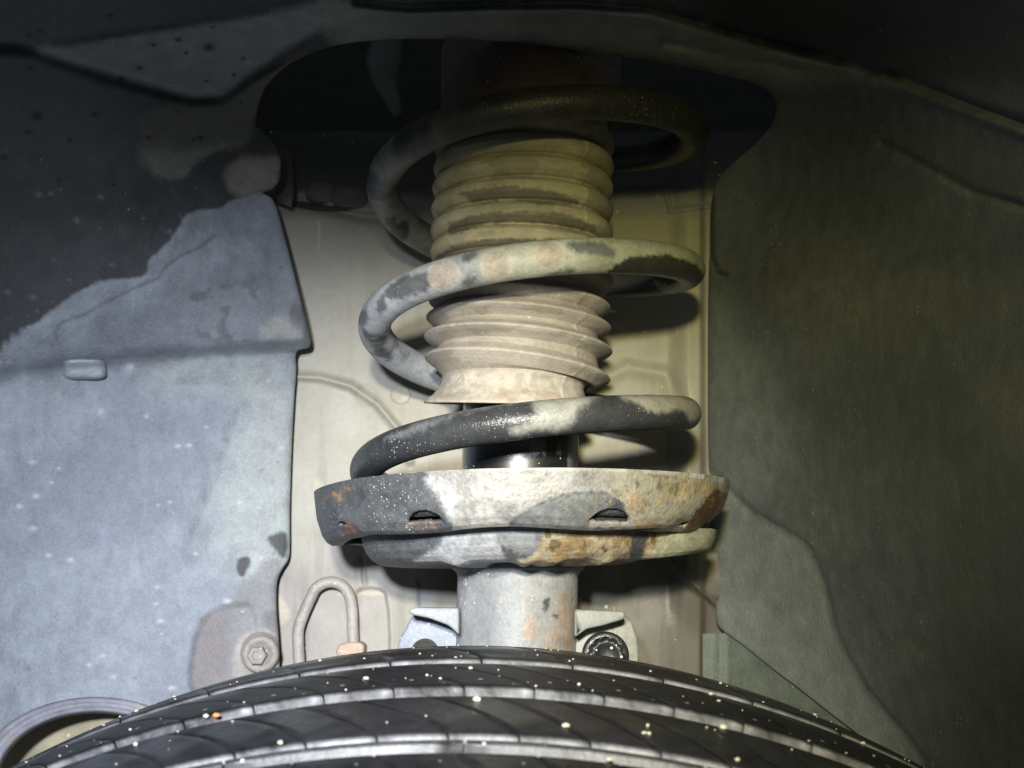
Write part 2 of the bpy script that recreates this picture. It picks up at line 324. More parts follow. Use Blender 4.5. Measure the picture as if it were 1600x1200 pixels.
def liner_colour(u, v):
    n = np.stack([u, v, 0*u], -1); w1 = (fbm(n, 45, 21, 5)-.5)*36; w2 = (fbm(n, 18, 31, 4)-.5)*16
    c = np.tile(np.array([0.235, 0.258, 0.298]), u.shape+(1,))
    c *= (0.90+0.20*fbm(n, 150, 5, 5))[..., None]; c *= (0.86+0.28*fbm(np.stack([u*1.3, v*.5, 0*u], -1), 16, 6, 5))[..., None]
    c = mixc(c, (0.32, 0.345, 0.34), poly(u, v, [(440,600),(478,600),(470,900),(330,860),(350,700),(380,640),(240,590),(300,560),(440,560)], 40, w1*1.4)*0.8)
    c = mixc(c, (0.17, 0.185, 0.235), poly(u, v, [(-160,760),(60,720),(180,660),(330,610),(370,640),(300,780),(200,850),(-160,900)], 30, w1)*0.45)
    c = mixc(c, (0.185, 0.20, 0.25), sstep(v, 880, 1080)*sstep(u, 180, 320)*.6)
    c = mixc(c, (0.17, 0.18, 0.20), sstep(fbm(n, 26, 141, 5), .53, .70)*.22)
    # upper slope: darker tone down to the fold
    c = mixc(c, (0.15, 0.162, 0.19), poly(u, v, [(60,545),(200,480),(300,430),(420,420),(478,500),(478,540),(250,552),(0,585)], 22, w1)*0.75)
    bl = poly(u, v, [(290,470),(360,440),(430,440),(470,500),(440,535),(320,535)], 12, w1)*sstep(fbm(n, 22, 77, 5), .52, .66)
    c = mixc(c, (0.10, 0.105, 0.11), bl*0.8)
    c = mixc(c, (0.27, 0.27, 0.26), poly(u, v, [(408,510),(430,495),(462,510),(470,528),(415,532)], 8, w2)*0.8)
    # everything above the dust line is bare dark plastic
    DUST = [(-200,640),(-60,580),(0,541),(22,524),(60,500),(108,466),(150,442),(190,436),(228,428),(236,405),(258,384),(280,352),(300,332),(340,327),(362,312),(385,306),(411,302),(500,300),(900,200),(1800,200),(1800,-300),(-300,-300)]
    dk = poly(u, v, DUST, 3.0, w2*0.55)
    base = np.tile(np.array([0.055, 0.058, 0.064]), u.shape+(1,))*(0.7+0.6*fbm(n, 80, 41, 5))[..., None]
    base = mixc(base, (0.115, 0.125, 0.15), sstep(-v, -330, -160)*sstep(-u, -420, -100)*0.9)
    c = c*(1-dk[..., None])+base*dk[..., None]
    # pale film line below the dark area
    ln = [(335,368),(318,384),(282,400),(262,414),(248,434),(205,452),(152,480),(136,490),(98,503),(86,518),(91,536),(72,548)]
    c = mixc(c, (0.13, 0.14, 0.17), np.exp(-(pl_dist(u+w2*.25, v, ln)/2.8)**2)*0.85)
    band = poly(u, v, DUST, 13, w2)*(1-dk); c = mixc(c, (0.36, 0.37, 0.42), band*0.5)
    T1 = [(56,76),(250,48),(420,20),(512,2),(520,34),(470,62),(400,108),(345,148),(300,150),(170,112)]
    c = mixc(c, (0.30, 0.32, 0.34), poly(u, v, T1, 8, w2*.4)*0.95)
    T2 = [(216,182),(262,164),(335,158),(400,124),(480,84),(470,96),(415,138),(398,190),(394,212),(375,230),(345,236),(312,246),(290,275),(250,278),(216,252),(222,215)]
    c = mixc(c, (0.14, 0.145, 0.135), poly(u, v, T2, 9, w2*.7))
    T2b = [(225,240),(300,235),(370,222),(330,240),(300,262),(285,276),(250,276)]
    c = mixc(c, (0.20, 0.205, 0.185), poly(u, v, T2b, 5, w2*.5)*.8)
    T3 = [(352,268),(372,246),(402,244),(440,250),(438,278),(428,296),(411,303),(372,304),(356,290)]
    c = mixc(c, (0.25, 0.25, 0.215), poly(u, v, T3, 8, w2*.8)*.95)
    # arch band
    AB = [(520,72),(500,0),(700,12),(900,4),(1020,16),(1160,58),(1400,124),(1520,170),(1460,240),(1330,180),(1250,150),(1192,137),(1000,93),(800,66),(600,62)]
    c = mixc(c, (0.30, 0.31, 0.29), poly(u, v, AB, 10, w2)*(0.75+0.25*sstep(fbm(n, 60, 90, 4), .35, .6)))
    c = mixc(c, (0.28, 0.27, 0.19), poly(u, v, [(780,20),(900,12),(1020,34),(960,60),(830,48)], 14, w2)*0.6*sstep(fbm(n, 16, 95, 4), .45, .6))
    R = sstep(u, 1040, 1100)*sstep(v, 90, 160)
    rb = np.tile(np.array([0.088, 0.100, 0.112]), u.shape+(1,))*(0.8+0.4*fbm(n, 110, 51, 5))[..., None]
    rb = mixc(rb, (0.125, 0.132, 0.125), sstep(fbm(n, 160, 61, 4), .5, .7)*sstep(v, 330, 460)*.5)
    rb = mixc(rb, (0.21, 0.235, 0.25), poly(u, v, [(1106,470),(1190,560),(1240,700),(1180,790),(1108,740)], 45, w1)*.5)
    c = c*(1-R[..., None])+rb*R[..., None]
    LF = [(1090,735),(1112,742),(1180,800),(1262,852),(1288,910),(1312,1000),(1362,1085),(1440,1210),(1100,1210)]
    lf = poly(u, v, LF, 2.5, w2*0.25)
    c = mixc(c, (0.18, 0.205, 0.205), lf*(0.8+0.2*fbm(n, 50, 63, 3)))
    c = mixc(c, (0.18, 0.20, 0.20), lf*sstep(-u, -1190, -1110)*.6)
    c = mixc(c, (0.02, 0.02, 0.02), np.exp(-(pl_dist(u, v, [(1111,300),(1112,400),(1120,424),(1136,431)])/2.5)**2)*.8)
    # dark scuffs and mud near the lower bolt
    for P, s in (([(371,892),(372,876),(386,870),(391,880),(380,900)], 3), ([(420,840),(446,832),(449,868),(440,873),(432,862)], 4), ([(414,956),(436,956),(440,1000),(425,990),(412,972)], 4)):
        c = mixc(c, (0.045, 0.047, 0.052), poly(u, v, P, s, w2*.3)*.9)
    MUD = [(312,1100),(303,1010),(320,966),(352,948),(390,900),(432,870),(445,900),(445,1100)]
    c = mixc(c, (0.20, 0.195, 0.20), poly(u, v, MUD, 8, w2)*0.75)
    c = mixc(c, (0.185, 0.165, 0.165), poly(u, v, [(306,1090),(303,1010),(322,968),(352,950),(358,1000),(352,1090)], 7, w2*.5)*0.7)
    c = mixc(c, (0.33, 0.305, 0.28), poly(u, v, [(372,1062),(366,1020),(380,992),(408,984),(440,1000),(445,1060)], 6, w2*.5)*.75)
    st = sstep(fbm(np.stack([u*1.0, v*0.16, 0*u], -1), 20, 14, 3), .62, .75)*poly(u, v, [(240,820),(330,800),(330,1090),(200,1090)], 40, w1)
    c = mixc(c, (0.16, 0.165, 0.20), st*.5)
    # pits and pale crumbs
    for k in range(120):
        a, b, r = rng.uniform(-20, 500), rng.uniform(20, 1080), rng.uniform(1.3, 4)
        if k == 0: a, b, r = 326, 74, 6
        if k == 1: a, b, r = 58, 181, 6
        if k == 2: a, b, r = 240, 70, 3
        m_ = np.exp(-(((u-a)/(1.5*r))**2+((v-b)/r)**2)); near = m_ > .02
        if b < 300: c = np.where(near[..., None], mixc(c, (0.012, 0.012, 0.014), m_), c)
        elif b > 560 and k % 3: c = np.where(near[..., None], mixc(c, (0.5, 0.5, 0.5), m_*.7), c)
        else: c = np.where(near[..., None], mixc(c, (0.16, 0.165, 0.18), m_*.8), c)
    return c
RAG = 4.0; NI, NR = 1800, 300
hp = smooth_path(HOLE, NI); seg = np.r_[0, np.cumsum(np.linalg.norm(np.diff(np.array(HOLE, float), axis=0), axis=1))]; seg /= seg[-1]
to = np.interp(np.linspace(0, 1, NI), seg[OKEY], np.arange(len(OKEY)))
OU = np.array(OUTER, float); op = np.stack([np.interp(to, np.arange(len(OU)), OU[:, k]) for k in (0, 1)], -1)
s = np.linspace(0, 1, NR)**1.25
UV = hp[None]*(1-s[:, None, None])+op[None]*s[:, None, None]
U, V_ = UV[..., 0], UV[..., 1]
HUB = (150, 1222, 172, 122)                                # hub opening low on the left panel: centre and radii
Yd = liner_depth(U, V_); Cc = liner_colour(U, V_)
rim_d = np.exp(-np.linspace(0, 1, NR)*60)                  # the cut edge rolls back a little
Yd = Yd+2.5*rim_d[:, None]
Pn = unproj(U, V_, Yd)
back = unproj(hp[:, 0], hp[:, 1], Yd[0]+4.0)               # returned edge of the opening
allP = np.concatenate([back[None], Pn], 0); allC = np.concatenate([Cc[:1]*0.5, Cc], 0)
fc = grid_faces(NR+1, NI)
hub_in = (((U-HUB[0])/HUB[2])**2+((V_-HUB[1])/HUB[3])**2) < 1
hub_all = np.concatenate([hub_in[:1], hub_in], 0).ravel()
fc = [f for f in fc if not (hub_all[f[0]] or hub_all[f[2]])]
liner = mesh('fender_liner', allP.reshape(-1, 3), fc, M_liner, col=allC.reshape(-1, 3))
tag(liner, 'dark plastic wheel arch liner, dusty grey at lower left, cut open round the strut', 'wheel arch liner')
def on_liner(u, v, off=0):
    u = np.array([u], float); v = np.array([v], float); return unproj(u, v, liner_depth(u, v)+off)[0]

# rolled flange round the hub opening (part of the liner)
a = np.linspace(math.radians(182), math.radians(362), 120)
prof = [(1.10, 3), (1.08, -3), (1.045, -5), (1.02, -3.5), (0.985, -3), (0.955, -6), (0.93, -6.5), (0.90, -3), (0.885, 4), (0.88, 14)]
hu = np.array([[HUB[0]+HUB[2]*k*math.cos(t) for t in a] for k, _ in prof]); hv = np.array([[HUB[1]+HUB[3]*k*math.sin(t) for t in a] for k, _ in prof])
hy = liner_Y(hu, hv)-2+np.array([d for _, d in prof])[:, None]
n_ = np.stack([hu, hv, 0*hu], -1); hc = np.tile(np.array([0.25, 0.25, 0.29]), hu.shape+(1,))*(0.75+0.5*fbm(n_, 30, 71, 4))[..., None]
hc = mixc(hc, (0.34, 0.31, 0.27), sstep(fbm(n_, 40, 72, 3), .5, .7)*.6)
mesh('hub_flange', unproj(hu, hv, hy).reshape(-1, 3), grid_faces(len(prof), len(a)), M_liner, liner, col=hc.reshape(-1, 3))
# brown bracket behind the hub opening
g = np.mgrid[0:40, 0:60]; gu = -120+g[1]*8.0; gv = 1080+g[0]*6.0; gy = 78+0.10*(gu-100)-0.06*(gv-1150)+4*np.sin(gu/40)
n_ = np.stack([gu, gv, 0*gu], -1)
hb = mesh('chassis_rail', unproj(gu, gv, gy).reshape(-1, 3), grid_faces(40, 60), M_panel, col=(np.array([0.34, 0.29, 0.20])*(0.6+0.8*fbm(n_, 40, 5, 4))[..., None]).reshape(-1, 3))
tag(hb, 'dusty brown chassis rail glimpsed through the round opening at lower left', 'chassis rail')

# oval clip on the ledge
def pad(name, u, v, ru, rv, h, col, parent, mat=M_liner, depthf=liner_depth, pw=4.0, n=28):
    rr = np.linspace(0, 1, 16)[:, None]; t = np.linspace(0, 2*np.pi, n*2, endpoint=False)[None]
    sx = np.sign(np.cos(t))*np.abs(np.cos(t))**(2/pw*1.0); sy = np.sign(np.sin(t))*np.abs(np.sin(t))**(2/pw)
    uu = u+ru*rr*sx; vv = v+rv*rr*sy
    base = float(depthf(np.array([float(u)]), np.array([float(v+rv*0.2)]))[0]); loc = depthf(uu, vv)
    yy = np.where(rr > .97, loc+1, np.minimum(loc, base+2)-h*(1-rr**5)**0.6)
    P = unproj(uu, vv, yy)
    n3 = np.stack([uu, vv, 0*uu], -1); cc = np.array(col)*(0.8+0.4*fbm(n3, 20, 3, 3))[..., None]
    return mesh(name, P.reshape(-1, 3), grid_faces(16, n*2, True), mat, parent, col=cc.reshape(-1, 3), wet=np.zeros(16*n*2))
pad('oval_clip', 133, 577, 35, 17, 10, (0.33, 0.35, 0.40), liner)

# bolt with washer holding the liner
bt = empty('liner_bolt', on_liner(406, 1022, 0), 'dusty round-washer bolt fixing the lower edge of the grey liner', 'bolt')
def disc_lathe(c, prof, n=48, axis='y'):
    """lathe facing the camera (-Y); prof = (radius, y)"""
    t = np.linspace(0, 2*np.pi, n, endpoint=False); r = np.array([p[0] for p in prof])[:, None]; y = np.array([p[1] for p in prof])[:, None]
    return np.stack([c[0]+r*np.cos(t), c[1]+y+0*t, c[2]+r*np.sin(t)], -1).reshape(-1, 3), grid_faces(len(prof), n, True)
bc = on_liner(406, 1022, -3)
V, f = disc_lathe(bc, [(8.6, 3), (8.6, 0.3), (8.0, -.6), (5.5, -.9), (5.2, -.2), (0.01, -.2)]); mesh('washer', V, f, M_body, bt, col=np.tile([0.24, 0.22, 0.205], (len(V), 1))*(.8+.4*fbm(V, 3, 5))[:, None])
V, f = disc_lathe(bc+np.array([-0.6, 0, -.6]), [(4.6, 0), (4.6, -4), (4.0, -4.9), (2.2, -5), (2.0, -4), (0.01, -4)], n=6); mesh('bolt_head', V, f, M_body, bt, col=np.tile([0.25, 0.225, 0.205], (len(V), 1)), smooth=False)

# ------------------------------------------------------------------ lower right splash shield
sv = [(1098,990),(1130,990),(1160,1012),(1200,1043),(1250,1082),(1312,1128),(1400,1190),(1400,1300),(1098,1300)]
n1, n2 = 70, 60
uu = np.linspace(1098, 1420, n1); top = np.interp(uu, [p[0] for p in sv[:7]], [p[1] for p in sv[:7]])-10*sstep(uu, 1128, 1140)
gu = np.tile(uu, (n2, 1)); gv = top[None]*(1-np.linspace(0, 1, n2)[:, None])+1300*np.linspace(0, 1, n2)[:, None]
gy = np.minimum(94, liner_Y(gu, gv)+7)+2*np.exp(-((gu-1132)/3.0)**2)
gy = gy-3*sstep(-gu, -1134, -1130)
n_ = np.stack([gu, gv, 0*gu], -1); cc = np.array([0.12, 0.14, 0.13])*(0.75+0.5*fbm(n_, 40, 8, 4))[..., None]
sh = mesh('splash_shield', unproj(gu, gv, gy).reshape(-1, 3), grid_faces(n2, n1), M_liner, col=cc.reshape(-1, 3))
tag(sh, 'small dark green-grey splash shield below the right liner panel by the tyre', 'splash shield')

# ------------------------------------------------------------------ inner body panel behind the strut
PU, PV = np.meshgrid(np.linspace(395, 1190, 420), np.linspace(205, 1180, 480))
def panel_depth(u, v):
    n = np.stack([u, v, 0*u], -1); g = lambda d, s: np.exp(-(d/s)**2)
    Y = 92+(fbm(n, 200, 12, 2)-.5)*5+0*u
    Y -= 7*sstep(u, 1040, 1078)*sstep(-v, -1000, -900); Y += 5*sstep(u, 1092, 1104)            # upright rib at the right
    Y -= 3.2*g(pl_dist(u, v, [(455,588),(500,590),(548,603),(590,632),(620,668),(640,720)]), 6)  # pressed arc
    Y += 2.5*g(pl_dist(u, v, [(930,600),(980,575),(1040,585),(1068,640)]), 12)
    Y -= 5*poly(u, v, [(1030,868),(1120,940),(1160,900),(1160,860)], 8)                          # diagonal break, lower right
    Y -= 2.5*g(pl_dist(u, v, [(1030,868),(1070,898),(1118,945)]), 4)
    Y -= 2.0*poly(u, v, [(556,927),(602,927),(604,1060),(556,1060)], 3)
    Y += 1.2*g(pl_dist(u, v, [(566,870),(570,912)]), 3)
    Y += 4*g(pl_dist(u, v, [(395,312),(470,318),(560,338),(640,345)]), 8)
    Y += 5*sstep(-v, -345, -300)+45*sstep(-v, -300, -200)
    Y -= 3*g(pl_dist(u, v, [(1040,300),(1048,330),(1108,322)]), 4)
    return Y
def panel_colour(u, v):
    n = np.stack([u, v, 0*u], -1); w2 = (fbm(n, 26, 31, 4)-.5)*22
    c = np.tile(np.array([0.325, 0.312, 0.27]), u.shape+(1,))*(0.86+0.28*fbm(n, 150, 2, 4))[..., None]
    c = mixc(c, (0.36, 0.342, 0.295), poly(u, v, [(440,430),(700,400),(700,720),(520,740),(450,640)], 60, w2)*.8)
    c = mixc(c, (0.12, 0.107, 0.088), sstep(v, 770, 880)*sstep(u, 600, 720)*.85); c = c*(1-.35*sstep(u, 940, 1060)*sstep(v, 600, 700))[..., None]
    c = mixc(c, (0.24, 0.22, 0.215), sstep(v, 790, 930)*sstep(-u, -680, -560)*.8)
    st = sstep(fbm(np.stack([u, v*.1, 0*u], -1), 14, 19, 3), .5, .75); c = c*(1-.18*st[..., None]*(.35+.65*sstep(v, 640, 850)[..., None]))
    c = mixc(c, (0.235, 0.22, 0.165), sstep(-v, -480, -340)*.8)  # dirt tint towards the top, also painting in the light's falloff
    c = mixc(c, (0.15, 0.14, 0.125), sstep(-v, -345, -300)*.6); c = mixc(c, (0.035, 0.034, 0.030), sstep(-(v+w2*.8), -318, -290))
    c = mixc(c, (0.40, 0.36, 0.30), np.exp(-(pl_dist(u, v, [(455,583),(500,586),(548,599),(592,628),(630,662)])/3)**2)*.6)
    c = mixc(c, (0.20, 0.21, 0.23), poly(u, v, [(650,900),(664,905),(672,945),(652,945)], 3, w2*.2)*.8)
    c = mixc(c, (0.09, 0.085, 0.08), poly(u, v, [(651,905),(656,905),(657,948),(652,948)], 2)*.8)
    c = mixc(c, (0.42, 0.36, 0.27), np.exp(-(pl_dist(u, v+w2*.1, [(520,928),(600,927)])/3.5)**2)*.6*sstep(fbm(n, 9, 4, 3), .4, .55))
    c = mixc(c, (0.44, 0.38, 0.29), poly(u, v, [(434,930),(446,940),(452,965),(440,975),(434,960)], 4, w2*.3)*.7)
    c = mixc(c, (0.42, 0.385, 0.31), poly(u, v, [(492,750),(506,755),(508,790),(498,792)], 5, w2*.6)*.6)
    c = mixc(c, (0.45, 0.42, 0.35), np.exp(-(pl_dist(u, v, [(499,345),(498,388)])/1.6)**2)*.6)
    c = mixc(c, (0.27, 0.255, 0.225), np.exp(-((np.hypot(u-572, v-618)-16)/3)**2)*.5)
    return c
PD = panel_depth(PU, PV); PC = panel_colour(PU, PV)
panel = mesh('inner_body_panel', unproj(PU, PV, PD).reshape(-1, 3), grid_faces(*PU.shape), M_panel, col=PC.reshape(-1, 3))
tag(panel, 'beige dusty inner body panel behind the spring and strut', 'body panel')
pad('plug', 626, 617, 17, 16, 1.6, (0.40, 0.37, 0.31), panel, M_panel, panel_depth, 2.0)
for (u, v, a_, b_, h_) in ((500,302,24,18,1.6), (546,310,30,18,2.2)):
    pad('sealant_blob', u, v, a_, b_, h_, (0.075, 0.07, 0.058), panel, M_panel, panel_depth, 2.3)
# strut tower: dark recess above the panel
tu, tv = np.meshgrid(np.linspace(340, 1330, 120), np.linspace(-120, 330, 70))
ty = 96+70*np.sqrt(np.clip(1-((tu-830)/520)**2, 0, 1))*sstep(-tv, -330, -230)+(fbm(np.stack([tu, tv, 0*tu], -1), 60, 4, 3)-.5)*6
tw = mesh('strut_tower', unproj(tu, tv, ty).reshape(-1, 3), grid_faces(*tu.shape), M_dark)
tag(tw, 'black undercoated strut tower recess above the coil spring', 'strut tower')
# pale smear hanging at the tower's left: a bent bracket tongue
bp_ = smooth_path([(606,60),(600,95),(602,130),(614,160),(622,182)], 26); wd = np.interp(np.linspace(0, 1, 26), [0, .3, .7, 1], [20, 24, 12, 2])
bu = bp_[:, :1]+np.linspace(-1, 1, 7)[None]*wd[:, None]; bv = bp_[:, 1:]+0*bu
by = 100+6*np.cos(np.linspace(-1.5, 1.5, 7))[None]*-1+0*bu
bk = mesh('tower_bracket', unproj(bu, bv, by).reshape(-1, 3), grid_faces(26, 7), M_panel, col=np.tile([0.10, 0.10, 0.09], (26*7, 1)))
so = bk.modifiers.new('solid', 'SOLIDIFY'); so.thickness = 0.002
tag(bk, 'tapering grey bracket tongue in the shadow left of the top mount', 'bracket')
# brown bracket edge at the opening's left
bk2 = prism('edge_bracket', [(438,232),(458,236),(461,300),(456,326),(436,318),(428,304)], 84, 88, M_panel, None, lambda V: np.tile([0.035, 0.026, 0.022], (len(V), 1)))
tag(bk2, 'small dark brown bracket behind the liner notch', 'bracket')

RAG = 10.0
# ------------------------------------------------------------------ coil spring
hR, hcx, hlean, hz0, hp_, htx, hty, hR1 = 67.12, 2.92, 0.0446, 143.6, 62.1, -0.0364, -0.0186, 0.415
th = np.linspace(math.radians(470), math.radians(-790), 2600)
def helix(th):
    r = hR+hR1*th/6.283; z = hz0+hp_*th/6.283
    flat = math.radians(-560); z = np.where(th < flat, hz0+hp_*(flat+(th-flat)*0.35)/6.283, z)
    x = r*np.cos(th); y = r*np.sin(th)
    return np.stack([hcx+hlean*z+x, y, z+htx*x+hty*y], -1)
NS = 44
V, f = sweep(helix(th), 7.0, NS)
u, v = proj(V); front = V[:, 1] < 25
n_ = V; w2 = (fbm(V, 9, 31, 4)-.5)*16
c = np.tile(np.array([0.042, 0.044, 0.050]), (len(V), 1))*(.75+.5*fbm(V, 14, 1))[:, None]; wet = .35*sstep(fbm(V, 20, 8, 3), .4, .6)
thv = np.repeat(th, NS); deg = np.degrees(thv)
c1 = (deg > 90); c = mixc(c, (0.17, 0.17, 0.15), c1*sstep(fbm(V, 16, 3, 4), .25, .5)*.9*(.12+.88*sstep(-u, -760, -610)))
c = mixc(c, (0.035, 0.035, 0.035), c1*poly(u, v, [(600,345),(616,338),(622,352),(634,345),(640,362),(628,380),(610,362)], 3, w2*.2))
c = mixc(c, (0.020, 0.020, 0.020), (deg > 200)*sstep(u, 640, 800)*.8)  # front and right of the top coil blackened in colour for light falloff
# second coil: chalky dust with dark drips and round marks
c2 = (deg > -300) & (deg <= 90); dust = c2*1.0
lw = sstep(fbm(V, 12, 15, 4), .22, .42)
c = mixc(c, (0.44, 0.455, 0.50), dust*lw*sstep(-u, -980, -560))
c = mixc(c, (0.44, 0.45, 0.40), dust*lw*sstep(u, 700, 830)*front)
c = mixc(c, (0.27, 0.28, 0.20), dust*front*sstep(u, 890, 960)*.9)
for P in ([(620,438),(668,425),(672,448),(655,458),(612,470),(602,455)], [(722,438),(745,432),(743,446),(725,449)], [(886,380),(922,378),(956,386),(962,400),(935,400),(900,394)],
          [(850,432),(870,428),(876,436),(852,440)], [(580,535),(600,540),(616,560),(606,564),(585,552)], [(560,490),(572,478),(576,498),(566,512)], [(590,470),(600,462),(604,482),(592,490)], [(722,400),(745,394),(742,404),(724,408)]):
    c = mixc(c, (0.075, 0.085, 0.10), dust*poly(u, v, P, 4, w2*.5)*.85)
DK = [(948,434),(962,415),(985,402),(1020,398),(1060,402),(1090,416),(1100,440),(1085,452),(1040,442)]
c = mixc(c, (0.035, 0.037, 0.030), dust*front*poly(u, v, DK, 2.5, w2*.15)); wet = np.maximum(wet*(1-dust*.9), dust*front*poly(u, v, DK, 3)*.5)
for (a, b, r) in ((693, 430, 24), (776, 414, 24), (859, 399, 23)):
    d = np.hypot(u-a, v-b)+w2*.15
    c = mixc(c, (0.43, 0.36, 0.32), dust*front*sstep(-d, -r, -r+4)*.85); c = mixc(c, (0.52, 0.47, 0.42), dust*front*np.exp(-((d-r)/2.2)**2)*.6)
# third coil: mostly bare black with a dusty middle
c3 = (deg <= -300)*1.0
c = mixc(c, (0.36, 0.36, 0.34), c3*front*poly(u, v, [(830,622),(930,616),(900,640),(892,664),(850,672),(800,676),(835,650)], 9, w2*.8)*.85)
c = mixc(c, (0.38, 0.37, 0.31), c3*front*poly(u, v, [(965,614),(1040,617),(1085,620),(1098,640),(1085,660),(1068,640),(1040,645),(1010,640),(985,625)], 6, w2)*.8)
c = mixc(c, (0.30, 0.31, 0.33), c3*front*poly(u, v, [(600,685),(700,640),(800,622),(860,620),(800,630),(700,652),(640,680)], 6, w2*1.2)*.45)
wet = np.maximum(wet, c3*front*poly(u, v, [(560,760),(560,690),(650,650),(800,625),(850,660),(780,680)], 12)*.75)
spring = mesh('coil_spring', V, f, M_spring, col=c, wet=wet)
tag(spring, 'thick black coil spring with chalky dust patches wound round the ribbed boot', 'coil spring')

# ------------------------------------------------------------------ strut
def axis_x(z): return 2.2+0.022*z
strut = empty('strut', (2.2, 0, -60), 'grey strut with rusty scuffed spring seat rising behind the tyre', 'strut')
def lathe(prof, n=160, dx=0.0, a0=0, a1=360, closed=True, rf=None, zf=None):
    t = np.radians(np.linspace(a0, a1, n, endpoint=not closed))[None]; r = np.array([p[0] for p in prof], float)[:, None]; z = np.array([p[1] for p in prof], float)[:, None]
    r = r+0*t; z = z+0*t
    if rf is not None: r = rf(r, z, t)
    if zf is not None: z = zf(r, z, t)
    return np.stack([axis_x(z)+dx+r*np.cos(t), r*np.sin(t), z], -1).reshape(-1, 3), grid_faces(len(prof), n, closed)
def dense(prof, step):
    q = np.array(prof, float); L = np.linalg.norm(np.diff(q, axis=0), axis=1).sum(); return resample(q, max(6, int(L/step)))
# glossy upper tube
V, f = lathe(dense([(24.7, 30), (24.7, 110)], .7), 200); u, v = proj(V)
n3 = np.stack([V[:, 0], V[:, 1], V[:, 2]*.25], -1)
scu = sstep(fbm(n3, 4, 5, 4), .58, .64)*poly(u, v, [(826,690),(880,692),(890,735),(830,738)], 10)
c = mixc(np.tile(np.array([.008, .008, .010]), (len(V), 1)), (.22, .22, .25), scu*.8)
c = mixc(c, (.16, .07, .03), sstep(u, 890, 903)*sstep(fbm(V, 3, 6, 3), .5, .6)*.8)
mesh('damper_tube', V, f, M_tube, strut, col=c, wet=1-scu)
# lower body
bprof = dense([(25.2, -130), (25.2, 10.5), (25.8, 12), (27.6, 13.4), (28.2, 17)], .9)
V, f = lathe(bprof, 220); u, v = proj(V); w2 = (fbm(V, 7, 31, 4)-.5)*18
c = np.tile(np.array([.225, .235, .26]), (len(V), 1))*(.84+.32*fbm(V, 12, 3, 4))[:, None]
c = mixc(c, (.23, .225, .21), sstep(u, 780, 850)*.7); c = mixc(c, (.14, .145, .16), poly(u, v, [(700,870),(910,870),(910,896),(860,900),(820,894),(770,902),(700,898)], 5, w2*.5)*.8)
c = mixc(c, (.24, .16, .095), (.4+.6*sstep(fbm(V, 2.4, 301, 5), .42, .58))*poly(u, v, [(868,935),(892,925),(900,960),(895,1020),(852,1020),(858,980)], 8, w2*1.2)*.75)
c = mixc(c, (.30, .19, .12), (poly(u, v, [(822,975),(838,970),(838,990),(822,992)], 5, w2)+poly(u, v, [(824,946),(832,944),(832,950)], 4, w2))*.5)
for P in ([(849,938),(858,935),(859,950),(853,955),(849,948)], [(800,942),(804,942),(801,950)], [(864,960),(872,960),(870,966)]): c = mixc(c, (.05, .05, .05), poly(u, v, P, 2.0, w2*.1))
c = mixc(c, (.28, .27, .26), sstep(fbm(V, 5, 91, 3), .66, .75)*.6)
mesh('strut_body', V, f, M_body, strut, col=c)

